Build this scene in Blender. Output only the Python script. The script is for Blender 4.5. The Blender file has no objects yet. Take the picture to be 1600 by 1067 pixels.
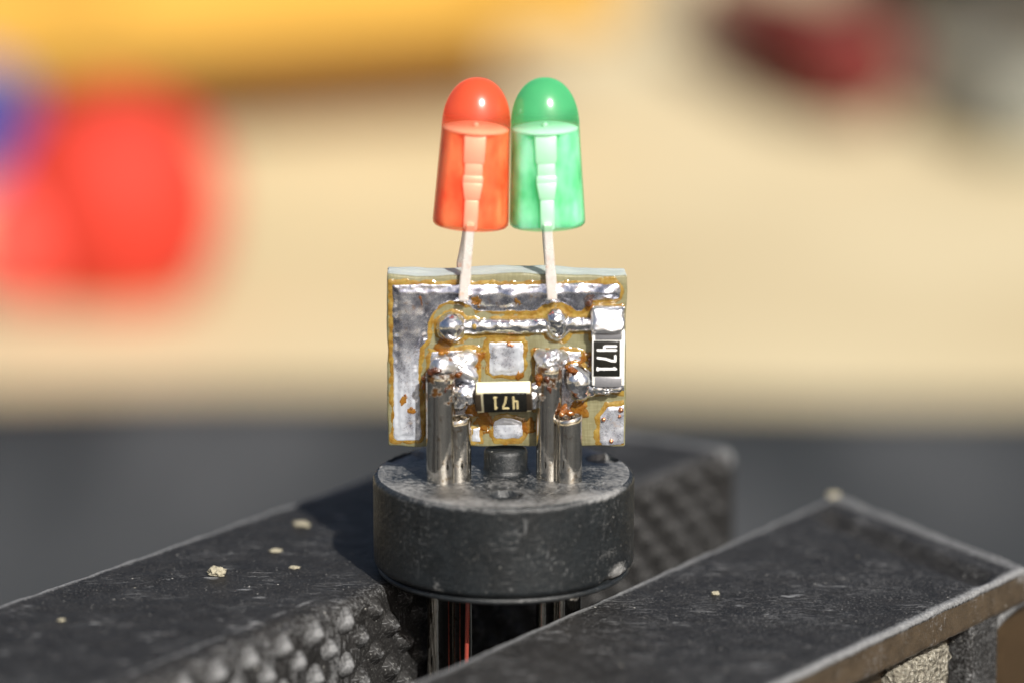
import bpy, bmesh, math, random
import numpy as np
from mathutils import Vector, Matrix, noise as mn

random.seed(7); np.random.seed(7)
SC = bpy.context.scene
COL = SC.collection
MM = 0.001                      # everything below is written in millimetres

# ------------------------------------------------------------------ camera
TH = math.radians(13.3); FPX = 5600.0
CF = np.array([0, math.cos(TH), -math.sin(TH)]); CU = np.array([0, math.sin(TH), math.cos(TH)]); CR = np.array([1., 0, 0])
CP = -140 * CF + 0.325 * CR + 5.1 * CU
cd = bpy.data.cameras.new('camera'); cam = bpy.data.objects.new('camera', cd); COL.objects.link(cam)
cam.location = Vector(CP * MM); cam.rotation_euler = (math.pi / 2 - TH, 0, 0)
cd.lens = 126.0; cd.sensor_width = 36.0; cd.clip_start = 0.005; cd.clip_end = 100
cd.dof.use_dof = True; cd.dof.focus_distance = 0.1395; cd.dof.aperture_fstop = 23; cd.dof.aperture_blades = 0
SC.camera = cam

# ------------------------------------------------------------------ sky, sun, exposure
SUN_EL = math.radians(40); SUN_AZ = math.radians(156)       # azimuth from +Y towards +X
W = bpy.data.worlds.new('World'); SC.world = W; W.use_nodes = True
wn = W.node_tree.nodes; wl = W.node_tree.links
sky = wn.new('ShaderNodeTexSky'); sky.sky_type = 'NISHITA'; sky.sun_disc = False
sky.sun_elevation = SUN_EL; sky.sun_rotation = SUN_AZ; sky.air_density = .7; sky.dust_density = 5.0; sky.ozone_density = .3
wn['Background'].inputs['Strength'].default_value = 0.075
wl.new(sky.outputs[0], wn['Background'].inputs['Color'])
sd = bpy.data.lights.new('sun', 'SUN'); so = bpy.data.objects.new('sun', sd); COL.objects.link(so)
sd.energy = 4.4; sd.angle = math.radians(0.6); sd.color = (1, .97, .915)
sdir = Vector((math.sin(SUN_AZ) * math.cos(SUN_EL), math.cos(SUN_AZ) * math.cos(SUN_EL), math.sin(SUN_EL)))
so.rotation_euler = sdir.to_track_quat('Z', 'Y').to_euler(); so.location = sdir * 2
SC.view_settings.view_transform = 'Standard'; SC.view_settings.look = 'None'
SC.view_settings.exposure = 0.47; SC.view_settings.gamma = 1.0
SC.render.engine = 'CYCLES'
SC.cycles.use_denoising = True
SC.cycles.max_bounces = 16; SC.cycles.volume_bounces = 6; SC.cycles.transparent_max_bounces = 24
SC.cycles.sample_clamp_indirect = 6

# ------------------------------------------------------------------ where a thing stands: from photo point to a plane in the place
def at_plane(px, py, nrm, val):
    d = CF + CR * (px - 800) / FPX - CU * (py - 533.5) / FPX
    nrm = np.array(nrm, float); k = (val - CP @ nrm) / (d @ nrm)
    return CP + k * d
def at_y(px, py, Y): return at_plane(px, py, (0, 1, 0), Y)
def at_z(px, py, Z): return at_plane(px, py, (0, 0, 1), Z)

# ------------------------------------------------------------------ object helpers
ORI = {}
def props(o, label=None, cat=None, group=None, kind=None):
    if label: o['label'] = label
    if cat: o['category'] = cat
    if group: o['group'] = group
    if kind: o['kind'] = kind
    return o
def thing(name, loc, label, cat, group=None):
    o = bpy.data.objects.new(name, None); COL.objects.link(o)
    o.empty_display_size = 0.001
    o.location = Vector(loc) * MM; ORI[o.name] = np.array(loc, float)
    return props(o, label, cat, group)
def mesh_obj(name, V, F, mat, parent=None, smooth=True, attrs=None, origin=None, mats=None, sharp=None):
    V = np.asarray(V, float)
    org = ORI[parent.name] if parent is not None else (np.array(origin, float) if origin is not None else np.zeros(3))
    me = bpy.data.meshes.new(name)
    me.from_pydata(((V - org) * MM).tolist(), [], [list(map(int, f)) for f in F])
    me.materials.append(mat)
    if mats:
        for m in mats[0]: me.materials.append(m)
        me.polygons.foreach_set('material_index', mats[1])
    if smooth:
        me.polygons.foreach_set('use_smooth', [True] * len(me.polygons))
        if sharp is not None: me.set_sharp_from_angle(angle=math.radians(sharp))
    for k, v in (attrs or {}).items():
        a = me.attributes.new(k, 'FLOAT', 'POINT'); a.data.foreach_set('value', np.asarray(v, np.float32))
    me.update()
    o = bpy.data.objects.new(name, me); COL.objects.link(o)
    if parent is not None: o.parent = parent
    else: o.location = Vector(org) * MM
    ORI[o.name] = org
    return o

def fbm(P, scale, octv=3, seed=0.0):
    off = Vector((seed * 13.1, seed * 7.7, seed * 3.3))
    return np.array([mn.fractal(Vector(p) * scale + off, 1.0, 2.0, octv) for p in P])
def sstep(a, b, x):
    t = np.clip((x - a) / (b - a), 0, 1); return t * t * (3 - 2 * t)

def grid_faces(nu, nv, close_u=False):
    F = []
    for i in range(nu if close_u else nu - 1):
        i2 = (i + 1) % nu
        for j in range(nv - 1):
            F.append((i * nv + j, i2 * nv + j, i2 * nv + j + 1, i * nv + j + 1))
    return F
def lathe(profile, seg=48, M=None):
    """profile [(r, z)] from one end to the other, closed on the axis when r is 0"""
    pr = np.array(profile, float); nv = len(pr)
    a = np.linspace(0, 2 * math.pi, seg, endpoint=False)
    V = np.stack([np.outer(np.cos(a), pr[:, 0]), np.outer(np.sin(a), pr[:, 0]), np.tile(pr[:, 1], (seg, 1))], -1).reshape(-1, 3)
    F = grid_faces(seg, nv, True)
    if M is not None: V = xf(V, M)
    return V, F
def xf(V, M):
    V = np.asarray(V, float); A = np.array(M)
    return V @ A[:3, :3].T + A[:3, 3]
def frame(loc, zdir, xdir=(1, 0, 0)):
    z = Vector(zdir).normalized(); x = Vector(xdir); x = (x - z * x.dot(z)).normalized(); y = z.cross(x)
    m = Matrix((x, y, z)).transposed().to_4x4(); m.translation = Vector(loc); return m
def join(parts):
    V = []; F = []; n = 0
    for v, f in parts:
        V.append(np.asarray(v, float)); F += [tuple(i + n for i in q) for q in f]; n += len(v)
    return np.concatenate(V), F
def rbox(size, bev=0.05, seg=2, M=None, cuts=0):
    bm = bmesh.new(); bmesh.ops.create_cube(bm, size=1)
    bmesh.ops.scale(bm, vec=size, verts=bm.verts)
    if bev > 0: bmesh.ops.bevel(bm, geom=bm.edges[:], offset=bev, segments=seg, profile=0.5, affect='EDGES')
    if cuts: bmesh.ops.subdivide_edges(bm, edges=[e for e in bm.edges if e.calc_length() > min(size) * .3], cuts=cuts, use_grid_fill=True)
    bm.verts.index_update()
    V = np.array([v.co[:] for v in bm.verts]); F = [tuple(v.index for v in f.verts) for f in bm.faces]; bm.free()
    return (xf(V, M) if M is not None else V), F
_ico = {}
def ico(n):
    if n not in _ico:
        bm = bmesh.new(); bmesh.ops.create_icosphere(bm, subdivisions=n, radius=1); bm.verts.index_update()
        _ico[n] = (np.array([v.co[:] for v in bm.verts]), [tuple(v.index for v in f.verts) for f in bm.faces]); bm.free()
    return _ico[n]
def blob(center, balls, k=0.15, sub=5, nz=0.0, nscale=2.0, seed=1, stretch=None):
    """lump of solder: smooth union of balls [(x,y,z,r)], seen from its centre"""
    D, F = ico(sub); c = np.array(center, float); B = np.array(balls, float)
    ts = np.linspace(0.02, 2.2, 111); out = np.full(len(D), 0.02)
    for t in ts:
        P = c + D * t
        d = np.linalg.norm(P[:, None] - B[None, :, :3], axis=2) - B[None, :, 3]
        s = -k * np.log(np.exp(-d / k).sum(1) + 1e-12)
        out = np.where(s < 0, t, out)
    P = c + D * out[:, None]
    for _ in range(3):                                           # relax the stepping
        acc = np.zeros(len(D)); cnt = np.zeros(len(D))
        Fa = np.array(F)
        for a, b in ((0, 1), (1, 2), (2, 0)):
            np.add.at(acc, Fa[:, a], out[Fa[:, b]]); np.add.at(cnt, Fa[:, a], 1)
            np.add.at(acc, Fa[:, b], out[Fa[:, a]]); np.add.at(cnt, Fa[:, b], 1)
        out = .4 * out + .6 * acc / cnt
    if nz: out = out + nz * fbm(D, nscale, 3, seed)
    return c + D * out[:, None], F
def sweep(path, r, seg=10):
    P = [Vector(p) for p in path]; V = []; n = len(P)
    for i, p in enumerate(P):
        t = (P[min(i + 1, n - 1)] - P[max(i - 1, 0)]).normalized()
        m = frame(p, t, (1, 0, 0) if abs(t.x) < .9 else (0, 1, 0)); rr = r[i] if hasattr(r, '__len__') else r
        for k in range(seg):
            a = 2 * math.pi * k / seg; V.append((m @ Vector((rr * math.cos(a), rr * math.sin(a), 0)))[:])
    F = [(i * seg + k, i * seg + (k + 1) % seg, (i + 1) * seg + (k + 1) % seg, (i + 1) * seg + k) for i in range(n - 1) for k in range(seg)]
    F += [tuple(range(seg))[::-1], tuple((n - 1) * seg + k for k in range(seg))]
    return np.array(V), F

# ------------------------------------------------------------------ materials
class NT:
    def __init__(s, name):
        s.m = bpy.data.materials.new(name); s.m.use_nodes = True; s.t = s.m.node_tree; s.n = s.t.nodes; s.l = s.t.links
        s.b = s.n['Principled BSDF']; s.out = s.n['Material Output']
        tc = s.n.new('ShaderNodeTexCoord'); v = s.n.new('ShaderNodeVectorMath'); v.operation = 'SCALE'; v.inputs['Scale'].default_value = 1000
        s.l.new(tc.outputs['Object'], v.inputs[0]); s.co = v.outputs[0]
    def put(s, sock, val):
        if hasattr(val, 'is_output'): s.l.new(val, sock)
        else: sock.default_value = val if not (isinstance(val, tuple) and len(val) == 3 and sock.type == 'RGBA') else (*val, 1)
    def P(s, **k):
        nm = dict(base='Base Color', metal='Metallic', rough='Roughness', ior='IOR', spec='Specular IOR Level', coat='Coat Weight', coatr='Coat Roughness',
                  trans='Transmission Weight', alpha='Alpha', normal='Normal', sss='Subsurface Weight', sssr='Subsurface Radius', ssss='Subsurface Scale', sheen='Sheen Weight')
        for a, v in k.items(): s.put(s.b.inputs[nm[a]], v)
        return s.m
    def mapping(s, scale=(1, 1, 1), rot=(0, 0, 0)):
        m = s.n.new('ShaderNodeMapping'); m.inputs['Scale'].default_value = scale; m.inputs['Rotation'].default_value = rot
        s.l.new(s.co, m.inputs[0]); return m.outputs[0]
    def noise(s, scale, detail=3, rough=.55, vec=None, dist=0):
        n = s.n.new('ShaderNodeTexNoise'); n.inputs['Scale'].default_value = scale; n.inputs['Detail'].default_value = detail
        n.inputs['Roughness'].default_value = rough; n.inputs['Distortion'].default_value = dist
        s.l.new(vec or s.co, n.inputs['Vector']); return n.outputs['Fac']
    def voro(s, scale, vec=None, out='Distance', rnd=1):
        n = s.n.new('ShaderNodeTexVoronoi'); n.inputs['Scale'].default_value = scale; n.inputs['Randomness'].default_value = rnd
        s.l.new(vec or s.co, n.inputs['Vector']); return n.outputs[out]
    def ramp(s, f, stops):
        n = s.n.new('ShaderNodeValToRGB'); e = n.color_ramp.elements
        while len(e) < len(stops): e.new(0.5)
        for x, (p, c) in zip(e, stops): x.position = p; x.color = (*c, 1) if isinstance(c, tuple) else (c, c, c, 1)
        s.l.new(f, n.inputs[0]); return n.outputs[0]
    def rng(s, f, a, b, c=0, d=1):
        n = s.n.new('ShaderNodeMapRange'); s.l.new(f, n.inputs[0])
        for i, v in enumerate((a, b, c, d)): n.inputs[i + 1].default_value = v
        return n.outputs[0]
    def math(s, op, a, b=None):
        n = s.n.new('ShaderNodeMath'); n.operation = op; n.use_clamp = False
        s.put(n.inputs[0], a)
        if b is not None: s.put(n.inputs[1], b)
        return n.outputs[0]
    def mix(s, f, a, b):
        n = s.n.new('ShaderNodeMix'); n.data_type = 'RGBA'
        s.put(n.inputs[0], f); s.put(n.inputs[6], a); s.put(n.inputs[7], b); return n.outputs[2]
    def attr(s, name):
        n = s.n.new('ShaderNodeAttribute'); n.attribute_name = name; return n.outputs['Fac']
    def bump(s, h, strength=.5, dist=.05):
        n = s.n.new('ShaderNodeBump'); n.inputs['Strength'].default_value = strength; n.inputs['Distance'].default_value = dist * MM
        s.l.new(h, n.inputs['Height']); return n.outputs[0]
    def shader(s, kind, **k):
        n = s.n.new(kind)
        for a, v in k.items(): s.put(n.inputs[a], v)
        return n.outputs[0]
    def mixs(s, f, a, b):
        n = s.n.new('ShaderNodeMixShader'); s.put(n.inputs[0], f); s.l.new(a, n.inputs[1]); s.l.new(b, n.inputs[2]); return n.outputs[0]
    def surface(s, o): s.l.new(o, s.out.inputs[0]); return s.m

def black_plastic(name, base=(.013, .0135, .014), worn=(.20, .20, .20), rough=.48, spec=.35, dust=1.0, grey=0.0, grain=.8, scratch=.7):
    t = NT(name)
    w = t.attr('wear_and_light')
    n1 = t.noise(1.1, 4, .65); n2 = t.noise(9, 4, .7); n3 = t.noise(9, 5, .8)
    # rubbed edges and patches, plus sheen and lit tips painted through the attribute
    wr = t.rng(t.math('ADD', w, t.math('MULTIPLY', t.math('SUBTRACT', n2, .5), 1.1)), .42, .95)
    c = t.mix(t.rng(n1, .35, .75), base, tuple(x * 1.9 + grey for x in base))
    c = t.mix(t.math('MULTIPLY', t.rng(n3, .53, .69), grain), c, (.105, .105, .103))
    c = t.mix(t.math('MULTIPLY', wr, .85), c, t.mix(n3, tuple(x * .45 for x in worn), tuple(x * 1.35 for x in worn)))
    # hairline scratches in two directions
    for rot, sc in (((0, 0, .5), (1.2, 26, 1)), ((.3, .2, -.9), (1.0, 22, 2)), ((.1, 0, 0), (.7, 3, 14)), ((0, .6, 1.2), (.9, 17, 5))):
        s_ = t.noise(1.0, 2, .6, t.mapping(sc, rot)); msk = t.noise(.45, 2)
        f = t.math('MULTIPLY', t.rng(s_, .645, .70), t.rng(msk, .50, .60))
        c = t.mix(t.math('MULTIPLY', f, scratch * .8), c, (.28, .285, .29))
    # dust specks of two sizes
    for sc, r, dens, colr in ((1.1, .085, .80, (.50, .47, .38)), (2.6, .13, .62, (.42, .41, .38)), (6.5, .24, .60, (.22, .22, .21))):
        v = t.voro(sc); cell = t.n.new('ShaderNodeSeparateColor'); t.l.new(t.voro(sc, out='Color'), cell.inputs[0])
        f = t.math('MULTIPLY', t.rng(v, r, r * .35), t.rng(cell.outputs[0], dens, dens + .1))
        c = t.mix(t.math('MULTIPLY', t.math('MULTIPLY', f, t.rng(t.noise(.55 + sc * .05, 3, .6), .46, .60)), dust), c, colr)
    rg = t.math('ADD', t.rng(n2, .3, .7, rough - .1, rough + .12), t.math('MULTIPLY', wr, .15))
    h = t.math('ADD', t.math('MULTIPLY', n3, .6), n2)
    return t.P(base=c, rough=rg, spec=spec, normal=t.bump(h, .35, .06))
M_JAW = black_plastic('worn_black_plastic', base=(.0118, .0114, .0112), spec=.11, rough=.50, grey=.001, worn=(.24, .245, .25))
M_SOCK = black_plastic('socket_black_plastic', base=(.0065, .0082, .0095), rough=.36, spec=.45, dust=.7, grain=.22, scratch=.28, worn=(.27, .27, .265))
M_SIDE = black_plastic('brown_reflect_plastic', base=(.040, .029, .018), rough=.4, spec=.4, dust=.8, grain=.3)

def metal(name, base, rough=(.12, .3), nsc=6, bump=.2, stain=None, bsc=5, pits=True, dark=None, burn=False):
    t = NT(name); n = t.noise(nsc, 4, .65); n2 = t.noise(bsc, 3, .6)
    c = t.mix(t.rng(n, .3, .7), base, tuple(x * .8 for x in base))
    if dark: c = t.mix(t.math('MULTIPLY', t.rng(t.noise(2.2, 4, .7), .48, .66), .85), c, dark)
    if stain: c = t.mix(t.math('MULTIPLY', t.rng(t.noise(3.1, 4, .7), .57, .68), .75), c, stain)
    h = n2; met = 1.0
    if burn:                                                     # scorched flux baked onto the tops of the pins
        bf = t.rng(t.math('ADD', t.attr('burn'), t.math('MULTIPLY', t.math('SUBTRACT', t.noise(1.7, 4, .6), .5), 1.5)), .37, .43)
        c = t.mix(bf, c, t.mix(t.rng(n, .35, .65), (.022, .010, .005), (.11, .050, .014))); met = t.math('SUBTRACT', 1.0, t.math('MULTIPLY', bf, .8))
    if pits:
        v = t.voro(5); f = t.rng(v, .17, .08); c = t.mix(t.math('MULTIPLY', f, .6), c, (.95, .95, .92))
        h = t.math('ADD', n2, t.math('MULTIPLY', f, .35))
    return t.P(base=c, metal=met, rough=t.rng(n, .3, .7, *rough), normal=t.bump(h, bump, .06))
M_PIN = metal('nickel_pin', (.80, .76, .68), (.05, .15), 4, .10, bsc=3, stain=(.30, .20, .10), burn=True)
M_SOLDER = metal('shiny_solder', (.84, .86, .90), (.12, .26), 5, .15, pits=False, bsc=3)
def pad_mat():
    t = NT('tinned_pad'); n = t.noise(2.0, 4, .65); fine = t.noise(11, 4, .75); st = t.noise(1.3, 3, .6, t.mapping((1, 1, .35), (0, .5, 0)))
    du = t.attr('dull_and_sky')
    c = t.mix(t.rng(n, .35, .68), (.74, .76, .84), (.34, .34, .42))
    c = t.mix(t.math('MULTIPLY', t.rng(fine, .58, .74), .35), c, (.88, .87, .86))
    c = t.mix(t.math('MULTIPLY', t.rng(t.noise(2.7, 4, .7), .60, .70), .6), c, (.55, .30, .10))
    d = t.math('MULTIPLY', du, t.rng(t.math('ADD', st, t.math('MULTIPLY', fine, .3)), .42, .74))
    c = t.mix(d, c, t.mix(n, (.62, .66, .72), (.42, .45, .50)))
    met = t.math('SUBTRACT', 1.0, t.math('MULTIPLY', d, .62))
    return t.P(base=c, metal=met, rough=t.math('ADD', t.rng(fine, .3, .7, .14, .32), t.math('MULTIPLY', d, .15)), normal=t.bump(t.math('ADD', t.noise(2.5, 3), t.math('MULTIPLY', fine, .25)), .12, .06))
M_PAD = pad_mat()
M_LEAD = metal('tinned_leg', (.94, .88, .83), (.24, .36), 3, .2, bsc=3, stain=(.85, .55, .42)); M_LEAD.node_tree.nodes['Principled BSDF'].inputs['Metallic'].default_value = .5
M_COPPER = metal('copper_speck', (.85, .40, .22), (.3, .45), 8, .2, pits=False)

M_FROSTED = metal('frosted_solder', (.90, .91, .94), (.26, .40), 5, .2, pits=False, bsc=3)
M_TERM = metal('dull_terminal', (.30, .30, .32), (.35, .5), 5, .2, pits=False, bsc=3); M_TERM.node_tree.nodes['Principled BSDF'].inputs['Metallic'].default_value = .55
M_TERM_DIM = metal('dim_terminal', (.10, .075, .05), (.3, .45), 5, .2, pits=False, bsc=3); M_TERM_DIM.node_tree.nodes['Principled BSDF'].inputs['Metallic'].default_value = .5  # dark brown base paints in the dimness of ends tipped down
def flux_mat(name, colr, dens=.9):
    t = NT(name); n = t.noise(2.2, 4, .65); n2 = t.noise(6, 2)
    c = t.mix(t.rng(n, .34, .60), colr, (colr[0] * .70, colr[1] * .52, colr[2] * .35)); c = t.mix(t.math('MULTIPLY', t.rng(t.noise(9, 3, .7), .5, .7), .4), c, tuple(min(1, x * 1.5 + .03) for x in colr))
    t.P(base=c, rough=.12, spec=.6, coat=.5, coatr=.05, normal=t.bump(n2, .25, .05))
    tr = t.shader('ShaderNodeBsdfTransparent', Color=tuple(min(1, x * 2.0 + .08) for x in colr))
    return t.surface(t.mixs(dens, tr, t.b.outputs[0]))
M_FLUX = flux_mat('amber_flux', (.36, .25, .055), .72)
M_BURNT = flux_mat('burnt_flux', (.075, .022, .006), .92)
M_ORANGE = flux_mat('orange_flux', (.30, .12, .018), .62)
M_FILM = flux_mat('flux_film', (.38, .22, .045), .36)

def fr4():
    t = NT('fibreglass'); n = t.noise(1.6, 3); w = t.noise(10, 2, .5, t.mapping((1, 1, 6)))
    w2 = t.noise(1.0, 2, .5, t.mapping((1.5, 1.5, 14))); w3 = t.noise(1.0, 2, .5, t.mapping((14, 1.5, 1.5)))
    c = t.mix(n, (.20, .19, .11), (.13, .115, .05)); c = t.mix(t.math('MULTIPLY', t.rng(t.math('ADD', w2, w3), .9, 1.25), .4), c, (.30, .29, .18)); c = t.mix(t.math('MULTIPLY', t.attr('rim'), .75), c, t.mix(w, (.48, .54, .50), (.62, .68, .68)))
    return t.P(base=c, rough=.38, spec=.5, sss=.25, sssr=(.6 * MM, .6 * MM, .4 * MM), ssss=1.0, normal=t.bump(w, .2, .03))
M_FR4 = fr4()
def simple(name, base, rough=.5, spec=.5, nsc=4, var=.2, bump=.15, coat=0, bd=.05):
    t = NT(name); n = t.noise(nsc, 4, .6)
    return t.P(base=t.mix(n, tuple(x * (1 - var) for x in base), tuple(min(1, x * (1 + var)) for x in base)), rough=t.rng(n, .3, .7, rough * .85, min(1, rough * 1.15)), spec=spec, coat=coat, normal=t.bump(t.noise(nsc * 4, 3), bump, bd))
M_CERAMIC = simple('white_ceramic', (.78, .78, .74), .4)
M_AMBERCER = simple('fluxed_ceramic', (.93, .82, .56), .25, coat=.6)
M_RESBLACK = simple('resistor_glaze', (.012, .012, .010), .22, .5)
M_PRINT = simple('white_print', (.85, .86, .86), .45)
M_PRINTY = simple('yellowed_print', (.80, .68, .36), .45)
M_CRUMB = simple('pale_crumb', (.30, .275, .20), .7, nsc=8, bump=.5)
M_STREAK = simple('dark_red_streak', (.26, .045, .03), .45)
M_GRIT = None
def grit():
    t = NT('granular_filler'); v = t.voro(4.5); n = t.noise(7, 4, .7)
    c = t.ramp(n, [(.3, (.05, .04, .03)), (.52, (.24, .22, .17)), (.72, (.60, .58, .50))])
    return t.P(base=c, rough=.55, spec=.5, normal=t.bump(t.math('ADD', v, n), .9, .2))
M_GRIT = grit()
M_BROWN = simple('brown_plastic_wall', (.045, .028, .013), .35, .5, 2.0, .35, .3)

def epoxy(name, body, glass):
    """clear shell over a tinted, slightly milky epoxy filling"""
    t = NT(name); n = t.noise(.9, 2)
    dif = t.shader('ShaderNodeBsdfDiffuse', Color=body)
    trl = t.shader('ShaderNodeBsdfTranslucent', Color=body)
    tr = t.shader('ShaderNodeBsdfTransparent', Color=glass)
    lw = t.n.new('ShaderNodeLayerWeight'); lw.inputs['Blend'].default_value = .35
    solid = t.mixs(.5, dif, trl)
    f = t.math('ADD', t.attr('milk'), t.math('MULTIPLY', t.math('POWER', lw.outputs['Facing'], 2.5), .30))
    s = t.mixs(f, tr, solid)
    gl = t.shader('ShaderNodeBsdfGlossy', Color=(1, 1, 1), Roughness=.2)
    # clear epoxy: 4 % mirror head-on, more at a glancing angle, inside and outside alike
    f2 = t.math('ADD', .05, t.math('MULTIPLY', t.math('POWER', lw.outputs['Facing'], 4.0), .4))
    return t.surface(t.mixs(f2, s, gl))
M_RED = epoxy('red_epoxy', (.95, .17, .07), (1, .74, .62))
M_GREEN = epoxy('green_epoxy', (.13, .64, .28), (.82, 1, .90))
def core(name, a, b, rad):
    t = NT(name); n = t.noise(.75, 2); w = t.noise(1.5, 3, .5, t.mapping((1, 1, .35), (0, .5, 0)))
    c = t.mix(t.rng(t.math('ADD', t.math('MULTIPLY', n, .5), t.math('MULTIPLY', w, .5)), .40, .60), a, b)
    return t.P(base=c, rough=.6, spec=.2, sss=1.0, sssr=rad, ssss=1.0)
M_CORE_R = core('red_milky_filling', (.88, .13, .05), (.99, .40, .22), (1.6 * MM, .5 * MM, .3 * MM)); M_CORE_G = core('green_milky_filling', (.08, .50, .22), (.50, .93, .66), (.5 * MM, 1.5 * MM, .8 * MM))
def frost(name, c):
    t = NT(name); d = t.shader('ShaderNodeBsdfDiffuse', Color=c); r = t.shader('ShaderNodeBsdfTranslucent', Color=c)
    return t.surface(t.mixs(.3, d, r))
M_FROST_R = frost('red_light_band', (.99, .88, .78)); M_FROST_G = frost('green_light_band', (.98, 1, .98))
M_FRAME = NT('silver_leadframe').P(base=(.95, .93, .92), metal=.35, rough=.45)

# ------------------------------------------------------------------ table, mat (the surroundings)
TZ = -55.0
def table_mat():
    t = NT('pale_wood'); n = t.noise(.012, 3); g = t.noise(.02, 4, .6, t.mapping((1, 9, 1)))
    c = t.mix(t.rng(n, .36, .64), (.56, .475, .30), (.42, .335, .19)); c = t.mix(t.math('MULTIPLY', g, .4), c, (.56, .49, .32))
    return t.P(base=c, rough=.55, spec=.3, normal=t.bump(g, .1, .3))
M_TABLE = table_mat()
def sheet(name, x0, x1, y0, y1, z, mat, nx=2, ny=2, hf=None, **k):
    xs = np.linspace(x0, x1, nx); ys = np.linspace(y0, y1, ny)
    X, Y = np.meshgrid(xs, ys, indexing='ij'); Z = np.full_like(X, z)
    if hf is not None: Z = Z + hf(X, Y)
    V = np.stack([X, Y, Z], -1).reshape(-1, 3)
    return mesh_obj(name, V, grid_faces(nx, ny), mat, **k)
props(sheet('table_top', -3000, 3000, -2500, 3500, TZ, M_TABLE), 'pale beige wooden table top behind and under the dark mat', kind='structure')
def mat_mat():
    t = NT('dark_grey_felt'); n = t.noise(1.0, 3, .6, t.mapping((.045, .008, .03))); f = t.noise(1.2, 4, .7)
    c = t.mix(t.rng(n, .40, .60), (.014, .018, .021), (.052, .056, .060)); c = t.mix(t.math('MULTIPLY', f, .35), c, (.09, .09, .09))
    return t.P(base=c, rough=.9, spec=.1, normal=t.bump(f, .4, .3))
MY1 = at_z(800, 628, TZ + 2)[1]
def matfield(X, Y):
    return 1.2 + 1.1 * np.sin(X * .045 + .6 * np.sin(Y * .02)) * np.sin(Y * .013 + 1)
mv = sheet('mat_top', -420, 430, -500, MY1, TZ + 1.5, mat_mat(), 90, 80, matfield)
mv.name = 'work_mat'; props(mv, 'dark grey rumpled work mat lying on the table beneath the vice', 'mat')
sol = mv.modifiers.new('thick', 'SOLIDIFY'); sol.thickness = 1.4 * MM; sol.offset = -1

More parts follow.
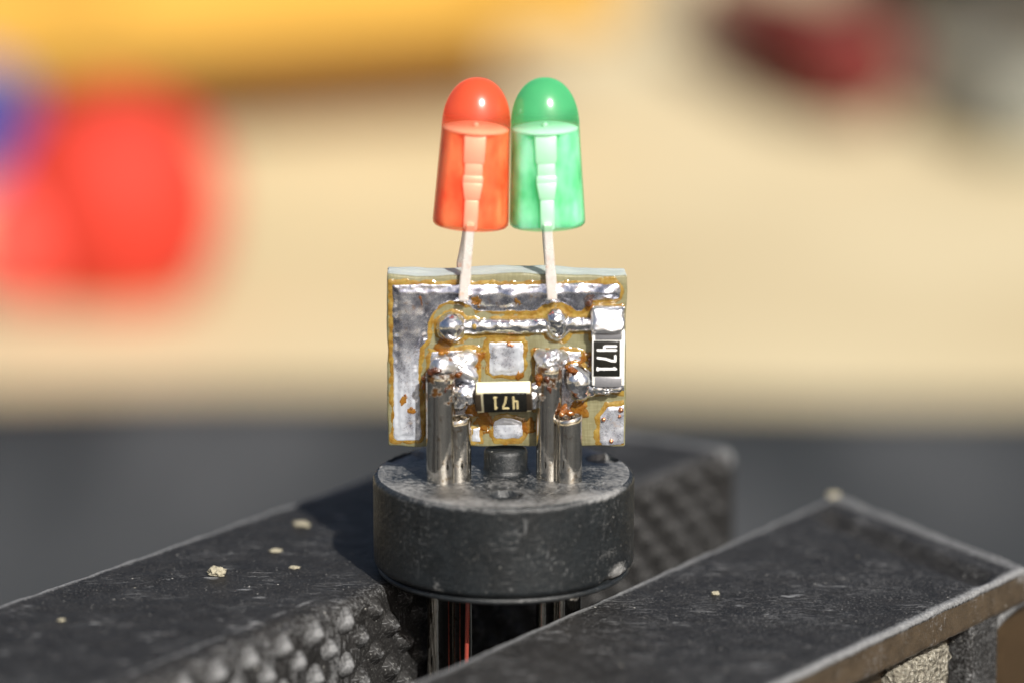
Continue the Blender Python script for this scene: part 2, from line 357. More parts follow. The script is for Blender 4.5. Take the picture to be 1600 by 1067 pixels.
# ------------------------------------------------------------------ vice jaws
PH = math.radians(33); JN = np.array([math.cos(PH), -math.sin(PH), 0]); JT = np.array([math.sin(PH), math.cos(PH), 0])
def ns(n, s, z): return np.outer(n, JN) + np.outer(s, JT) + np.outer(z, (0, 0, 1.))
def jaw(name, parent, nin, nout, s0, send, zt, zb, r_in, r_out, lip=None, side=1, chamf=None, groove=None, seed=1, ds=.14, scuff=.1, rub=.45):
    """bar swept along s; nin(s), nout(s) are its two faces, send(w) its far end; side +1: inner face at the low n"""
    prof = [(0, zb, 0.0), (0, zb * .5 + zt * .5, 0), (0, zt - 2.5, 0), (0, zt - 1.2, 0), (0, zt - .6, .08)]
    for a in np.linspace(0, 90, 7): prof.append((r_in * (1 - math.cos(math.radians(a))), zt - r_in * (1 - math.sin(math.radians(a))), rub))
    K = 46
    Wd = 1.0
    top0 = len(prof)
    arc = [(r_out * (1 - math.cos(math.radians(a))), zt - r_out * (1 - math.sin(math.radians(a))), .9) for a in np.linspace(90, 0, 6)]
    S = np.arange(s0, 1.0001, 1)  # placeholder
    N = int((max(send(0), send(1)) - s0) / ds)
    rows = []; wear_and_light = []
    for i in range(N + 12):
        u = min(i / N, 1.0); e = max(0, i - N) / 11.0           # last rows round over the end
        row = []; wr = []
        def pos(off, fromout, z, wv):
            w = 1.0 if fromout else 0.0
            s_ = s0 + (send(w) - s0) * u
            a, b = nin(s_), nout(s_)
            n_ = (b - math.copysign(off, b - a)) if fromout else (a + math.copysign(off, b - a))
            row.append((n_, s_, z)); wr.append(wv)
        for off, z, wv in prof: pos(off, False, z, wv)
        a0 = row[-1]
        tmp = []
        s1_ = s0 + (send(1.0) - s0) * u; b = nout(s1_); a = nin(s1_); n1_ = b - math.copysign(r_out, b - a)
        for k in range(1, K):
            q = k / K; q = q * q * (3 - 2 * q) if False else q
            row.append((a0[0] + (n1_ - a0[0]) * q, a0[1] + (s1_ - a0[1]) * q, zt))
            d = min(q, 1 - q) * abs(n1_ - a0[0]); wr.append(math.exp(-d / .35) * .8)
        for off, z, wv in arc: pos(off, True, z, wv)
        if lip:
            for off, z, wv in lip: pos(off, True, z, wv)
        else:
            pos(0, True, zt - 1.5, .2); pos(0, True, zb, 0)
        if e > 0:                                                # round and close the far end
            row = [(n_, s_ + .5 * math.sin(e * math.pi / 2) if e < 1 else s_ + .5, zt + (z_ - zt) * 1.0 - .5 * (1 - math.cos(e * math.pi / 2)) * (1 if z_ > zt - .6 else 0)) for n_, s_, z_ in row]
            wr = [max(x, .9 if z_ > zt - 1.2 else .1) for x, (n_, s_, z_) in zip(wr, row)]
        elif send(0) - row[0][1] < .6: wr = [max(x, .7) if r_[2] > zt - .6 else x for x, r_ in zip(wr, row)]
        rows.append(row); wear_and_light.append(wr)
    R = np.array(rows); nu, nv, _ = R.shape; wear_and_light = np.array(wear_and_light)
    V = ns(R[..., 0].ravel(), R[..., 1].ravel(), R[..., 2].ravel())
    d = fbm(V, .9, 4, seed); d2 = fbm(V, 3.5, 2, seed + 3)
    wv = wear_and_light.ravel()
    V[:, 2] += d * .045 + d2 * .035 * wv
    V += JN * (d2 * .05 * wv)[:, None]
    if groove is not None: V[:, 2] += groove(R.reshape(-1, 3))
    wa = wear_and_light.copy()
    if chamf is not None:
        dv, wx = chamf(R.reshape(-1, 3), V); V = V + dv; wa = np.maximum(wa.ravel(), wx)
    wa = np.maximum(wa.ravel(), (V[:, 2] > zt - .3) * (scuff + .10 * d + .06 * d2))
    F = grid_faces(nu, nv)
    last = (nu - 1) * nv
    F.append(tuple(last + j for j in range(nv)))
    if side < 0: F = [f[::-1] for f in F]
    o = mesh_obj(name, V, F, M_JAW, parent, True, {'wear_and_light': wa.ravel()}, sharp=40)
    if lip:                                                     # the moulded side wall under the top edge is glossier, its browner black painting the table's reflection
        o.data.materials.append(M_SIDE); k0 = nv - len(lip) - 1
        idx = np.zeros(len(F), int); idx[:(nu - 1) * (nv - 1)] = (np.arange((nu - 1) * (nv - 1)) % (nv - 1) >= k0 + 1).astype(int)
        o.data.polygons.foreach_set('material_index', idx)
    return o

ZL, ZR, ZB = -4.0, -4.9, -17.0
lj = thing('clamp_jaw', (-6, -3, ZB), 'black plastic jaw on the left running behind the round socket, with a knobbly grip face', 'clamp jaw', 'jaws of the black plastic clamp')
ln_in = lambda s: -2.6 + .03 * s if s < 5 else -2.45 + (s - 5) * .045
ln_out = lambda s: -13.0 + .055 * s
def lchamf(R, V):
    # battered, scraped front half of the grip edge
    f = sstep(-3.0, -9.0, R[:, 1]); dn = np.clip(R[:, 0] - np.array([ln_in(s) for s in R[:, 1]]), -2.6, 0) * -1
    near = np.exp(-(dn / .9) ** 2)
    nz = fbm(R, 1.3, 4, 5); nz2 = fbm(R, 4.5, 3, 8)
    dv = np.zeros_like(V); dv[:, 2] -= f * near * (.30 + .28 * nz + .12 * nz2) * np.exp(-(dn / .8) ** 2)
    onface = (R[:, 2] < ZL - .3)
    dv += JN * (f * onface * (.2 * nz + .12 * nz2))[:, None]
    wx = np.clip(f * (.10 * near * ~onface + .42 * onface + .60 * nz + .35 * nz2), 0, .75)
    wx = np.maximum(wx, onface * .03)
    wx = np.maximum(wx, .75 * np.exp(-((dn - 1.15 - .15 * nz) / .13) ** 2) * sstep(-5, -8, R[:, 1]))
    return dv, wx
jaw('jaw_body', lj, ln_in, ln_out, -46, lambda w: 20.9 - .6 * w, ZL, ZB, .32, .3, side=1, chamf=lchamf, seed=2)
# grip knobs: one mesh, shared
def knob_mesh(seed):
    V = [(0.42, 0, 0)]; F = []; nr, na = 7, 18
    for i in range(1, nr + 1):
        r = .50 * i / nr
        for k in range(na):
            a = 2 * math.pi * k / na; q = (abs(math.cos(a)) ** 2.6 + abs(math.sin(a)) ** 2.6) ** (-1 / 2.6)
            x, y = math.cos(a + .78) * r * q, math.sin(a + .78) * r * q
            V.append((.38 * (1 - (i / nr) ** 1.8) ** 1.15 - .04, x, y))
    F += [(0, 1 + k, 1 + (k + 1) % na) for k in range(na)]
    for i in range(nr - 1):
        for k in range(na):
            a = 1 + i * na + k; b = 1 + i * na + (k + 1) % na; F.append((a, a + na, b + na, b))
    V = np.array(V); V += np.stack([fbm(V, 3.0, 3, seed + q) for q in range(3)], -1) * .035
    return V, F
kmesh = {}
AX = np.stack([JN, JT, (0, 0, 1.)])
for row in range(10):
    z = ZL - .74 - .88 * row
    for c in range(34):
        s = -26 + c * 1.92 + (0.96 if row % 2 else 0)
        if s > 20.2: continue
        p = ns([ln_in(s)], [s], [z])[0]; f = float(sstep(-3.0, -8.0, s)); lev = min(2, int(f * 2.99)); key = (lev, random.randrange(3))
        if key not in kmesh:
            kv, FI = knob_mesh(key[1] * 5 + lev)
            wv = np.clip((.18, .42, .58)[lev] + .45 * (kv[:, 0] / .42) ** 2 + .2 * fbm(kv, 2, 3, lev), 0, 1)  # paler tips paint the light on the knobs; front levels add real wear
            o = mesh_obj('grip_knob', kv @ AX + ORI[lj.name], FI, M_JAW, lj, True, {'wear_and_light': wv}); kmesh[key] = o.data
        else:
            o = bpy.data.objects.new('grip_knob', kmesh[key]); COL.objects.link(o); o.parent = lj
        o.location = Vector((p - ORI[lj.name] + JN * f * .12 * mn.noise(Vector((s, z, 3))) ) * MM); sc = .92 + .22 * random.random()
        o.scale = (sc, sc, sc * (.94 + .14 * random.random()))

rj = thing('clamp_jaw', (9, 0, ZB), 'black plastic jaw on the right in front of the socket, with scratched top', 'clamp jaw', 'jaws of the black plastic clamp')
rn_in = lambda s: 3.2 + .035 * (s + 11)
rn_out = lambda s: 14.45 + .075 * (s + 4)
rend = lambda w: 19.5 - 5.3 * w
LIP = 1.45
lip = [(.0, ZR - .25, .3), (.0, ZR - .45, .05), (.0, ZR - .8, .0), (.0, ZR - LIP + .2, .05), (.0, ZR - LIP + .08, .35), (.05, ZR - LIP, .6), (.2, ZR - LIP - .02, .2), (.9, ZR - LIP - .05, .1), (1.0, ZR - LIP - .2, 0), (1.0, ZB, 0)]
def rgroove(R):
    w = (R[:, 0] - 4.5) / 11.0; d = 19.5 - 5.3 * w - R[:, 1]
    top = R[:, 2] > ZR - .35
    e = np.exp(-((d - 2.6) / .75) ** 4) * sstep(0.02, .14, w) * sstep(1.0, .93, w)
    return np.where(top, -.42 * e, 0)
rb = jaw('jaw_body', rj, rn_in, rn_out, -34, rend, ZR, ZB, .22, .14, lip=lip, side=1, groove=rgroove, seed=9, scuff=.36, rub=.95)
# hollow side of the right jaw: rib, brown back wall and crumbly filler
def s_on_side(px, py):
    n0 = 15.3
    p = at_plane(px, py, JN, n0); return float(p @ JT), float(p[2])
sA, zA = s_on_side(1511, 1012); sB, zB_ = s_on_side(1553, 960)
Rm = Matrix((JN, JT, (0, 0, 1))).transposed().to_4x4()
def side_box(name, n0, n1, s0, s1, z0, z1, mat, bev=.15, nz=.05, wear_and_light=.4, seed=1):
    V, F = rbox((n1 - n0, s1 - s0, z1 - z0), bev, 3, cuts=3)
    V = V + np.array([(n0 + n1) / 2, (s0 + s1) / 2, (z0 + z1) / 2])
    V = V + np.stack([fbm(V, 1.4, 3, seed + k) for k in range(3)], -1) * nz
    return mesh_obj(name, ns(V[:, 0], V[:, 1], V[:, 2]), F, mat, rj, True, {'wear_and_light': np.full(len(V), wear_and_light)})
no = rn_out((sA + sB) / 2)
side_box('rib', no - 1.3, no - .02, sA - .05, sB, ZB + .3, ZR - LIP + .1, M_JAW, .25, .06, .45)
# the crumbly filler packed in the hollow left of the rib
V, F = rbox((.9, 4.3, 6.0), .3, 3, cuts=14)
V += np.array([rn_out(sA - 3) - .75, sA - 2.95, ZR - LIP - 3.45])
g = fbm(V, 2.6, 4, 4); g2 = fbm(V, 7, 2, 2)
V[:, 0] += .28 * g + .12 * g2; V[:, 2] += .12 * g2
mesh_obj('filler', ns(V[:, 0], V[:, 1], V[:, 2]), F, M_GRIT, rj, True)
# brown inner wall to the right of the rib and its fillet
side_box('inner_wall', no - 1.5, no - .75, sB + .02, sB + 9, ZB + .3, ZR - LIP - .25, M_BROWN, .1, .05, 0, 5)
Vf, Ff = [], []
pth = [(no - .55, sB + .15, ZR - LIP - 1.3), (no - .5, sB + .25, ZR - LIP - .7), (no - .45, sB + .7, ZR - LIP - .28), (no - .4 + .06, sB + 1.6, ZR - LIP - .12), (no - .3, sB + 4, ZR - LIP - .05), (no - .1, sB + 6.5, ZR - LIP - .05)]
pp = [ns([a], [b], [c])[0] for a, b, c in pth]
V, F = sweep(pp, [.2, .3, .38, .36, .34, .3], 14); V += np.stack([fbm(V, 2.2, 3, k) for k in range(3)], -1) * .08
mesh_obj('fillet', V, F, M_JAW, rj, True, {'wear_and_light': np.full(len(V), .75)})

# ------------------------------------------------------------------ round black socket
sk = thing('round_socket', (0, 0, -3.9), 'round black plastic socket base with metal pins, clamped upright between the two jaws', 'socket')
prof = [(r, 0.0) for r in np.linspace(0.0, 4.86, 96)]
prof += [(4.86 + .24 * math.sin(a), -.24 + .24 * math.cos(a)) for a in np.linspace(.15, math.pi / 2, 8)]
prof += [(5.1, z) for z in np.linspace(-.3, -3.38, 46)]
prof += [(5.06, -3.48), (4.98, -3.55), (4.84, -3.57), (4.82, -3.63), (4.92, -3.66), (4.95, -3.72), (4.95, -3.80), (4.85, -3.88), (4.4, -3.92), (0.0, -3.92)]
V, F = lathe(prof, 384); F = [f[::-1] for f in F]
rr = np.hypot(V[:, 0], V[:, 1]); ang = np.arctan2(V[:, 0], -V[:, 1])
top = V[:, 2] > -.01; top0 = top.copy()
def dimple(V, cx, cy, R, dep):
    d = np.hypot(V[:, 0] - cx, V[:, 1] - cy); return np.where(V[:, 2] > -.05, -dep * sstep(R, R - .1, d), 0)
hx = at_z(790, 773, 0); h2 = at_z(942, 716, 0); h3 = at_z(628, 712, 0)
V[:, 2] += dimple(V, hx[0], hx[1], .66, .24) + dimple(V, h2[0], h2[1], .68, .2) + dimple(V, h3[0], h3[1], 1.0, .16)
big = fbm(V, .8, 3, 3); fine = fbm(V, 4.5, 3, 7)
rim = np.exp(-((rr - 5.02) / .16) ** 2) * np.exp(-((V[:, 2] + .05) / .22) ** 2)
V[:, 2] += rim * fine * .05 + np.where(top, big * .03, 0)
# chipped spot low on the right
zc = V[:, 2]
chip = np.exp(-((ang - math.radians(61)) / .16) ** 2 - ((zc + 3.25) / .36) ** 2) * (rr > 4.6)
cut = np.exp(-((ang - math.radians(54)) / .07) ** 2 - ((zc + 3.5) / .12) ** 2) * (rr > 4.6)
dr = -(chip * (.05 + .12 * np.abs(fine)) + cut * .3) + np.where(rr > 5.05, .012 * fine, 0)
V[:, 0] += np.sin(ang) * dr; V[:, 1] += -np.cos(ang) * dr
scr = np.exp(-((ang - math.radians(8)) / .22) ** 2 - ((zc + 2.55) / .45) ** 2) * .55 + np.exp(-((ang - math.radians(50)) / .25) ** 2 - ((zc + 2.3) / .5) ** 2) * .5 \
    + np.exp(-((ang + math.radians(30)) / .06) ** 2 - ((zc + 3.2) / .25) ** 2) * .75
rimR = rim * (.35 + .75 * np.exp(-((ang - math.radians(52)) / .28) ** 2) + .3 * np.exp(-((ang + math.radians(25)) / .4) ** 2))  # rim arcs made paler to paint the bright edge
wear_and_light = np.clip(np.where(top & (rr < 4.9), np.clip(.50 + .22 * big + .25 * fine + .2 * np.exp(-((rr - 4.6) / .5) ** 2), 0, 1), 0) + rimR + 1.05 * chip + scr * (.6 + .6 * big) + .35 * np.exp(-((zc + 3.45) / .1) ** 2) * (rr > 4.9), 0, 1)  # pale top paints in the disc's sheen; chip and scratches are real wear
wear_and_light *= 1 - (np.hypot(V[:, 0] - hx[0], V[:, 1] - hx[1]) < .64) * top * .8  # keeps the painted sheen out of the front dimple
mesh_obj('socket_body', V, F, M_SOCK, sk, True, {'wear_and_light': wear_and_light}, sharp=50)
V, F = lathe([(0, 1.0), (.45, 1.0), (.70, .98), (.80, .92), (.85, .80), (.85, .2), (.9, .06), (1.05, -.02)], 48); F = [f[::-1] for f in F]
V += np.array([.08, .12, 0]); mesh_obj('centre_boss', V, F, M_SOCK, sk, True, {'wear_and_light': np.zeros(len(V))})
def pin(px_c, Y, zt, R, slant=0, wall=.1, cap=False, seed=1):
    x = at_y(px_c, 700, Y)[0]
    zs = list(np.linspace(-10, zt - .05, 60))
    pr = [(0, -10.0)] + [(R, z) for z in zs] + [(R - .02, zt - .015), (R - .05, zt), (R - wall, zt - .01), (R - wall - .01, zt - .05), (R - wall - .01, zt - 2.2), (0, zt - 2.2)]
    V, F = lathe(pr, 40)
    near = sstep(zt - .7, zt, V[:, 2]); V[:, 2] += near * slant * V[:, 0]
    nz = fbm(V * np.array([1, 1, .35]), 2.4, 3, seed)
    rr_ = np.hypot(V[:, 0], V[:, 1]) + 1e-9; k = 1 + .012 * nz
    V[:, :2] *= k[:, None]
    V += np.array([x, Y, 0])
    burn_ = (.40 if zt > 4 else .2) * sstep(zt - (2.2 if zt > 4 else 1.0), zt - .3, V[:, 2]) * (V[:, 2] > 0)
    return mesh_obj('pin', V, [f[::-1] for f in F][::-1], M_PIN, sk, True, sharp=60, attrs={'burn': burn_})
pin(689, -1.25, 4.35, .57, 0, seed=1); pin(714, -.95, 2.45, .56, .12, seed=4)
pin(858, -.80, 4.5, .50, 0, seed=6); pin(889, -1.22, 2.55, .51, .2, seed=9)
V, F = sweep([at_y(731, 915, -2.2), at_y(730.5, 960, -2.2), at_y(729, 1030, -2.2), at_y(729, 1100, -2.2)], .085, 10)  # thin red cylinder run down between the lower pins
V[:10, 2] = np.maximum(V[:10, 2], -3.85)
w = mesh_obj('streak', V, F, M_STREAK, None, True, origin=V.mean(0)); props(w, 'thin red wire running straight down under the socket between its lower pins', 'streak')

# ------------------------------------------------------------------ circuit board
BY = -.3
pb = thing('circuit_board', (0, .5, 1.05), 'small square circuit board with shiny tinned pads standing upright on the round socket', 'circuit board')
b0 = at_y(606, 697, BY); b1 = at_y(979, 430, BY)
bx0, bz0, bx1, bz1 = b0[0], b0[2], b1[0], b1[2]
def px2b(p): q = at_y(p[0], p[1], BY); return (q[0], q[2])
nx, nz_ = 70, 52
V, F = rbox((bx1 - bx0, 1.6, bz1 - bz0), .07, 2, cuts=24)
V += np.array([(bx0 + bx1) / 2, BY + .8, (bz0 + bz1) / 2])
e = fbm(V, 1.1, 3, 3); ed = np.maximum(np.abs(V[:, 0] - (bx0 + bx1) / 2) - (bx1 - bx0) / 2 + .1, np.abs(V[:, 2] - (bz0 + bz1) / 2) - (bz1 - bz0) / 2 + .1)
edm = sstep(0, .08, ed); V[:, 2] += edm * e * .06; V[:, 0] += edm * e * .05
V[:, 2] += sstep(.6, 1, (V[:, 2] - bz0) / (bz1 - bz0)) * .05 * np.sin((V[:, 0] + 1) * .9)
mesh_obj('substrate', V, F, M_FR4, pb, True, sharp=45, attrs={'rim': sstep(BY + .05, BY + .2, V[:, 1])})

def sd_poly(P, poly):
    A = np.array(poly); B = np.roll(A, -1, 0); d = np.full(len(P), 1e9); ins = np.zeros(len(P), bool)
    for a, b in zip(A, B):
        ab = b - a; t = np.clip(((P - a) @ ab) / (ab @ ab + 1e-12), 0, 1)
        d = np.minimum(d, np.linalg.norm(P - a - t[:, None] * ab, axis=1))
        c = ((a[1] > P[:, 1]) != (b[1] > P[:, 1])) & (P[:, 0] < (b[0] - a[0]) * (P[:, 1] - a[1]) / (b[1] - a[1] + 1e-12) + a[0])
        ins ^= c
    return np.where(ins, -d, d)
def sd_cap(P, a, b, r):
    a = np.array(a); b = np.array(b); ab = b - a; t = np.clip(((P - a) @ ab) / (ab @ ab + 1e-12), 0, 1)
    return np.linalg.norm(P - a - t[:, None] * ab, axis=1) - r
def Q(*pts): return [px2b(p) for p in pts]
def rnd(sd, r): return sd
PADS = {}
def pad_L(P): return sd_poly(P, Q((612, 444), (700, 443), (780, 444), (900, 442), (962, 443), (969, 447), (971, 455), (969, 466), (962, 470), (926, 471), (918, 477), (908, 487), (900, 488), (890, 479), (878, 474), (864, 474), (850, 477), (838, 487), (745, 487), (733, 478), (718, 472), (702, 472), (688, 478), (676, 490), (671, 505), (669, 530), (658, 545), (655, 575), (658, 640), (660, 680), (656, 688), (620, 689), (614, 684)))
def pad_T(P):
    a = sd_cap(P, px2b((706, 511)), px2b((875, 509)), .30)
    b = sd_cap(P, px2b((706, 511)), px2b((706, 512)), .60); c = sd_cap(P, px2b((869, 506)), px2b((871, 512)), .52)
    d = sd_cap(P, px2b((875, 507)), px2b((928, 506)), .28)
    return np.minimum(np.minimum(a, b), np.minimum(c, d))
def pad_P1(P): return sd_poly(P, Q((672, 548), (745, 545), (748, 600), (740, 650), (665, 650)))
def pad_C1(P): return sd_poly(P, Q((763, 534), (816, 533), (819, 536), (819, 578), (812, 586), (770, 587), (764, 582)))
def pad_C2(P): return sd_poly(P, Q((772, 656), (785, 650), (800, 650), (815, 656), (818, 660), (818, 680), (812, 686), (776, 686), (770, 681), (769, 662)))
def pad_S(P): return sd_poly(P, Q((737, 668), (750, 668), (752, 690), (736, 690)))
def pad_P2(P): return np.minimum(sd_poly(P, Q((835, 549), (858, 547), (862, 560), (876, 560), (880, 547), (908, 548), (909, 570), (925, 580), (925, 602), (912, 630), (895, 645), (836, 640))), sd_cap(P, px2b((905, 600)), px2b((935, 603)), .25))
def pad_R(P): return sd_poly(P, Q((949, 634), (975, 632), (978, 640), (978, 692), (970, 695), (940, 695), (935, 690), (936, 650)))
def pad_V1(P): return sd_poly(P, Q((921, 480), (976, 480), (976, 530), (923, 530)))
def pad_V2(P): return sd_poly(P, Q((925, 585), (976, 585), (976, 610), (928, 612)))
pads = [('pad', pad_L, .11, .21, 1), ('trace', pad_T, .26, .30, 2), ('pad', pad_P1, .12, .24, 3), ('pad', pad_C1, .08, .14, 4), ('pad', pad_C2, .08, .14, 5),
        ('pad', pad_S, .09, .1, 6), ('pad', pad_P2, .14, .26, 7), ('pad', pad_R, .09, .1, 8), ('pad', pad_V1, .12, .15, 9), ('pad', pad_V2, .12, .15, 10)]
G = .042
gx = np.arange(bx0 + .06, bx1 - .03, G); gz = np.arange(bz0 + .06, bz1 - .05, G)
GX, GZ = np.meshgrid(gx, gz, indexing='ij'); PP = np.stack([GX.ravel(), GZ.ravel()], -1)
P3 = np.stack([PP[:, 0], np.zeros(len(PP)), PP[:, 1]], -1)
jit = fbm(P3, 3.0, 3, 2) * .035
lowN = fbm(P3, 1.1, 3, 11); midN = fbm(P3, 3.2, 3, 17); hiN = fbm(P3, 9, 2, 23)
allsd = np.full(len(PP), 9.0); HM = np.zeros(len(PP))
def field_mesh(name, h, keep, mat, parent, **k):
    m = keep.reshape(GX.shape); cell = m[:-1, :-1] | m[1:, :-1] | m[:-1, 1:] | m[1:, 1:]
    nzc = len(gz); ii, jj = np.nonzero(cell)
    Fq = np.stack([ii * nzc + jj, (ii + 1) * nzc + jj, (ii + 1) * nzc + jj + 1, ii * nzc + jj + 1], -1)
    used = np.unique(Fq); mp = np.full(len(PP), -1); mp[used] = np.arange(len(used))
    V = np.stack([PP[:, 0], BY - h, PP[:, 1]], -1)[used]
    if k.get('attrs'): k['attrs'] = {a: v[used] for a, v in k['attrs'].items()}
    return mesh_obj(name, V, mp[Fq], mat, parent, True, **k)
for nm, fn, H, R, sdv in pads:
    sd = fn(PP) + jit; allsd = np.minimum(allsd, sd); curpad = sd
    d = np.clip(-sd / R, 0, 1); h = H * np.sqrt(np.clip(1 - (1 - d) ** 2, 0, 1)) if nm == 'trace' else np.minimum(H, H * np.clip(-sd / R, 0, 9)) - .35 * H * np.exp(-((-sd / R - 1) / .35) ** 2) * (sd < 0)
    rimm = np.clip(1 - (-sd / (R * 1.3)), 0, 1)
    h = h + np.clip(-sd / .10, 0, 1) * (lowN * .026 + midN * (.002 + .075 * rimm) + hiN * .001) * (1.0 if nm == 'pad' else .9)
    h = np.maximum(h, .05 * np.clip(-sd / .05, 0, 1))
    h = np.where(sd > 0, -.8 * sd, h)
    if fn in (pad_L,):          # lumps of solder where the two legs meet the long pad
        for c in ((727, 462), (752, 460), (862, 460), (800, 462), (900, 455), (945, 457)):
            q = np.linalg.norm(PP - np.array(px2b(c)), axis=1); h = h + np.where(sd < 0, .16 * np.exp(-(q / .33) ** 2) * np.clip(-sd / .2, 0, 1), 0)
    HM = np.maximum(HM, np.where(sd < .05, h, -1)); ka = {}
    if nm == 'pad':
        du = {1: sstep(5.6, 4.0, PP[:, 1]) * .95 + .1, 3: .5, 4: .95, 5: 1.0, 6: 1.0, 7: .35, 8: .6, 9: .2, 10: .3}[sdv]  # pale lower part of the long pad paints in a sky reflection
        ka = {'dull_and_sky': du + np.zeros(len(PP))}
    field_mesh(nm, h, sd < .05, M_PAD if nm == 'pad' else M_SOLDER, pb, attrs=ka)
fl = .135 + .10 * lowN + .07 * midN - allsd
edge = np.minimum(np.minimum(PP[:, 0] - bx0, bx1 - PP[:, 0]) - .05, np.minimum(PP[:, 1] - bz0, bz1 - PP[:, 1]) - .05)
fl = np.minimum(fl, edge * 1.5 + .02)
hf = .035 * np.clip(fl / .12, -1, 1) + .012 * midN * (fl > 0)
field_mesh('flux_residue', np.where(fl > 0, np.maximum(hf, .004), fl), fl > -.03, M_FLUX, pb)

film = np.full(len(PP), -.32)
for x, y, r, a in ((668, 592, .35, .5), (745, 562, .45, .5), (735, 640, .4, .5), (848, 556, .4, .6), (893, 574, .35, .6), (915, 560, .3, .5), (905, 640, .45, .6), (922, 478, .25, .6), (757, 660, .4, .55), (826, 665, .4, .5),
                   (690, 545, .35, .5), (812, 583, .3, .45), (630, 625, .28, .5), (645, 640, .22, .5), (810, 470, .3, .4), (745, 470, .3, .5), (965, 520, .2, .5), (700, 530, .3, .5)):
    q = np.linalg.norm(PP - np.array(px2b((x, y))), axis=1); film = film + a * np.exp(-(q / r) ** 2)
film = film + .22 * midN + .10 * hiN
film = np.minimum(film, edge * 2)
field_mesh('flux_film', np.where(film > 0, np.maximum(HM, .04) + np.minimum(.03, film * .25) + .004, -.03), film > 0, M_FILM, pb)

def solder(name, balls, k=.12, nz=.03, nscale=2.2, mat=None, seed=1, sub=5, parent=pb):
    B = np.array(balls); c = (B[:, :3] * B[:, 3:4] ** 3).sum(0) / (B[:, 3] ** 3).sum()
    V, F = blob(c, balls, k, sub, nz, nscale, seed); return mesh_obj(name, V, F, mat or M_SOLDER, parent)
def bp(px, py, Y, r): q = at_y(px, py, Y); return (q[0], q[1], q[2], r)
solder('solder_joint', [bp(706, 510, -.42, .50), bp(704, 512, -.5, .42)], .1, .02, 1.6, seed=3)
solder('solder_joint', [bp(869, 503, -.45, .42), bp(871, 516, -.42, .34), bp(868, 494, -.4, .3)], .08, .035, 2.4, seed=5)
# left: cap of solder over the tall pin and down towards the lying resistor
solder('solder_joint', [bp(690, 573, -1.1, .46), bp(712, 565, -.75, .38), bp(733, 560, -.5, .36), bp(726, 580, -.8, .34), bp(737, 590, -.9, .26)], .10, .05, 2.8, seed=8, mat=M_FROSTED)
solder('solder_joint', [bp(722, 612, -1.05, .36), bp(735, 620, -1.1, .30), bp(716, 632, -1.0, .26), bp(742, 606, -1.1, .22)], .1, .03, 2.0, seed=12)
# right
solder('solder_joint', [bp(858, 566, -.85, .42), bp(868, 560, -.7, .36), bp(845, 556, -.55, .28), bp(880, 558, -.5, .26)], .08, .05, 2.8, seed=15, mat=M_FROSTED)
solder('solder_joint', [bp(903, 596, -.62, .50), bp(898, 582, -.5, .38), bp(905, 612, -.6, .38), bp(925, 612, -.4, .2)], .1, .03, 1.8, seed=18)
solder('solder_joint', [bp(832, 620, -1.1, .24), bp(836, 605, -1.05, .2), bp(834, 634, -1.05, .16)], .06, .03, 2.5, seed=21)
# burnt and amber flux drops
for name, balls, mat, sd_ in (
    ('flux_drop', [bp(672, 582, -1.72, .16), bp(680, 578, -1.80, .13), bp(690, 579, -1.84, .09)], M_BURNT, 1),
    ('flux_drop', [bp(855, 592, -1.27, .16), bp(857, 606, -1.28, .14), bp(862, 618, -1.27, .1)], M_BURNT, 2),
    ('flux_drop', [bp(842, 590, -1.2, .15), bp(841, 600, -1.2, .12)], M_ORANGE, 3),
    ('flux_drop', [bp(880, 640, -1.15, .16), bp(890, 645, -1.3, .15), bp(877, 648, -1.35, .12), bp(898, 648, -1.35, .1), bp(884, 632, -1.1, .12)], M_ORANGE, 4),
    ('flux_drop', [bp(893, 578, -1.08, .13), bp(901, 580, -1.08, .11), bp(886, 574, -1.0, .09)], M_ORANGE, 5),
    ('flux_drop', [bp(703, 563, -1.22, .10)], M_ORANGE, 6),
    ('flux_drop', [bp(716, 586, -1.1, .11), bp(722, 581, -1.1, .10)], M_ORANGE, 7),
    ('flux_drop', [bp(695, 612, -1.81, .06), bp(697, 607, -1.8, .05)], M_BURNT, 8),
    ('flux_drop', [bp(633, 617, -.42, .08), bp(636, 622, -.42, .06)], M_ORANGE, 9), ('flux_drop', [bp(643, 638, -.42, .08)], M_ORANGE, 10),
    ('flux_drop', [bp(656, 465, -.44, .08), bp(658, 450, -.44, .05), bp(660, 484, -.42, .06)], M_ORANGE, 11),
    ('flux_drop', [bp(920, 475, -.5, .12), bp(924, 470, -.5, .08)], M_BURNT, 12), ('flux_drop', [bp(922, 560, -.42, .1), bp(920, 572, -.4, .08)], M_BURNT, 13),
    ('flux_drop', [bp(663, 592, -.9, .16), bp(662, 604, -.8, .13)], M_ORANGE, 14), ('flux_drop', [bp(741, 511, -.55, .1)], M_FLUX, 15)):
    solder(name, [(a, b_ + .03, c_, r_ * (.75 + .3 * random.random())) for a, b_, c_, r_ in balls], .04, .055, 7, mat, sd_, 4)
for i, (x, y, r) in enumerate(((970, 640, .1), (968, 650, .07), (943, 655, .09), (955, 689, .08), (795, 538, .08), (800, 540, .06))):
    solder('copper_speck', [bp(x, y, -.40, r)], .05, .03, 5, M_COPPER, i, 3)

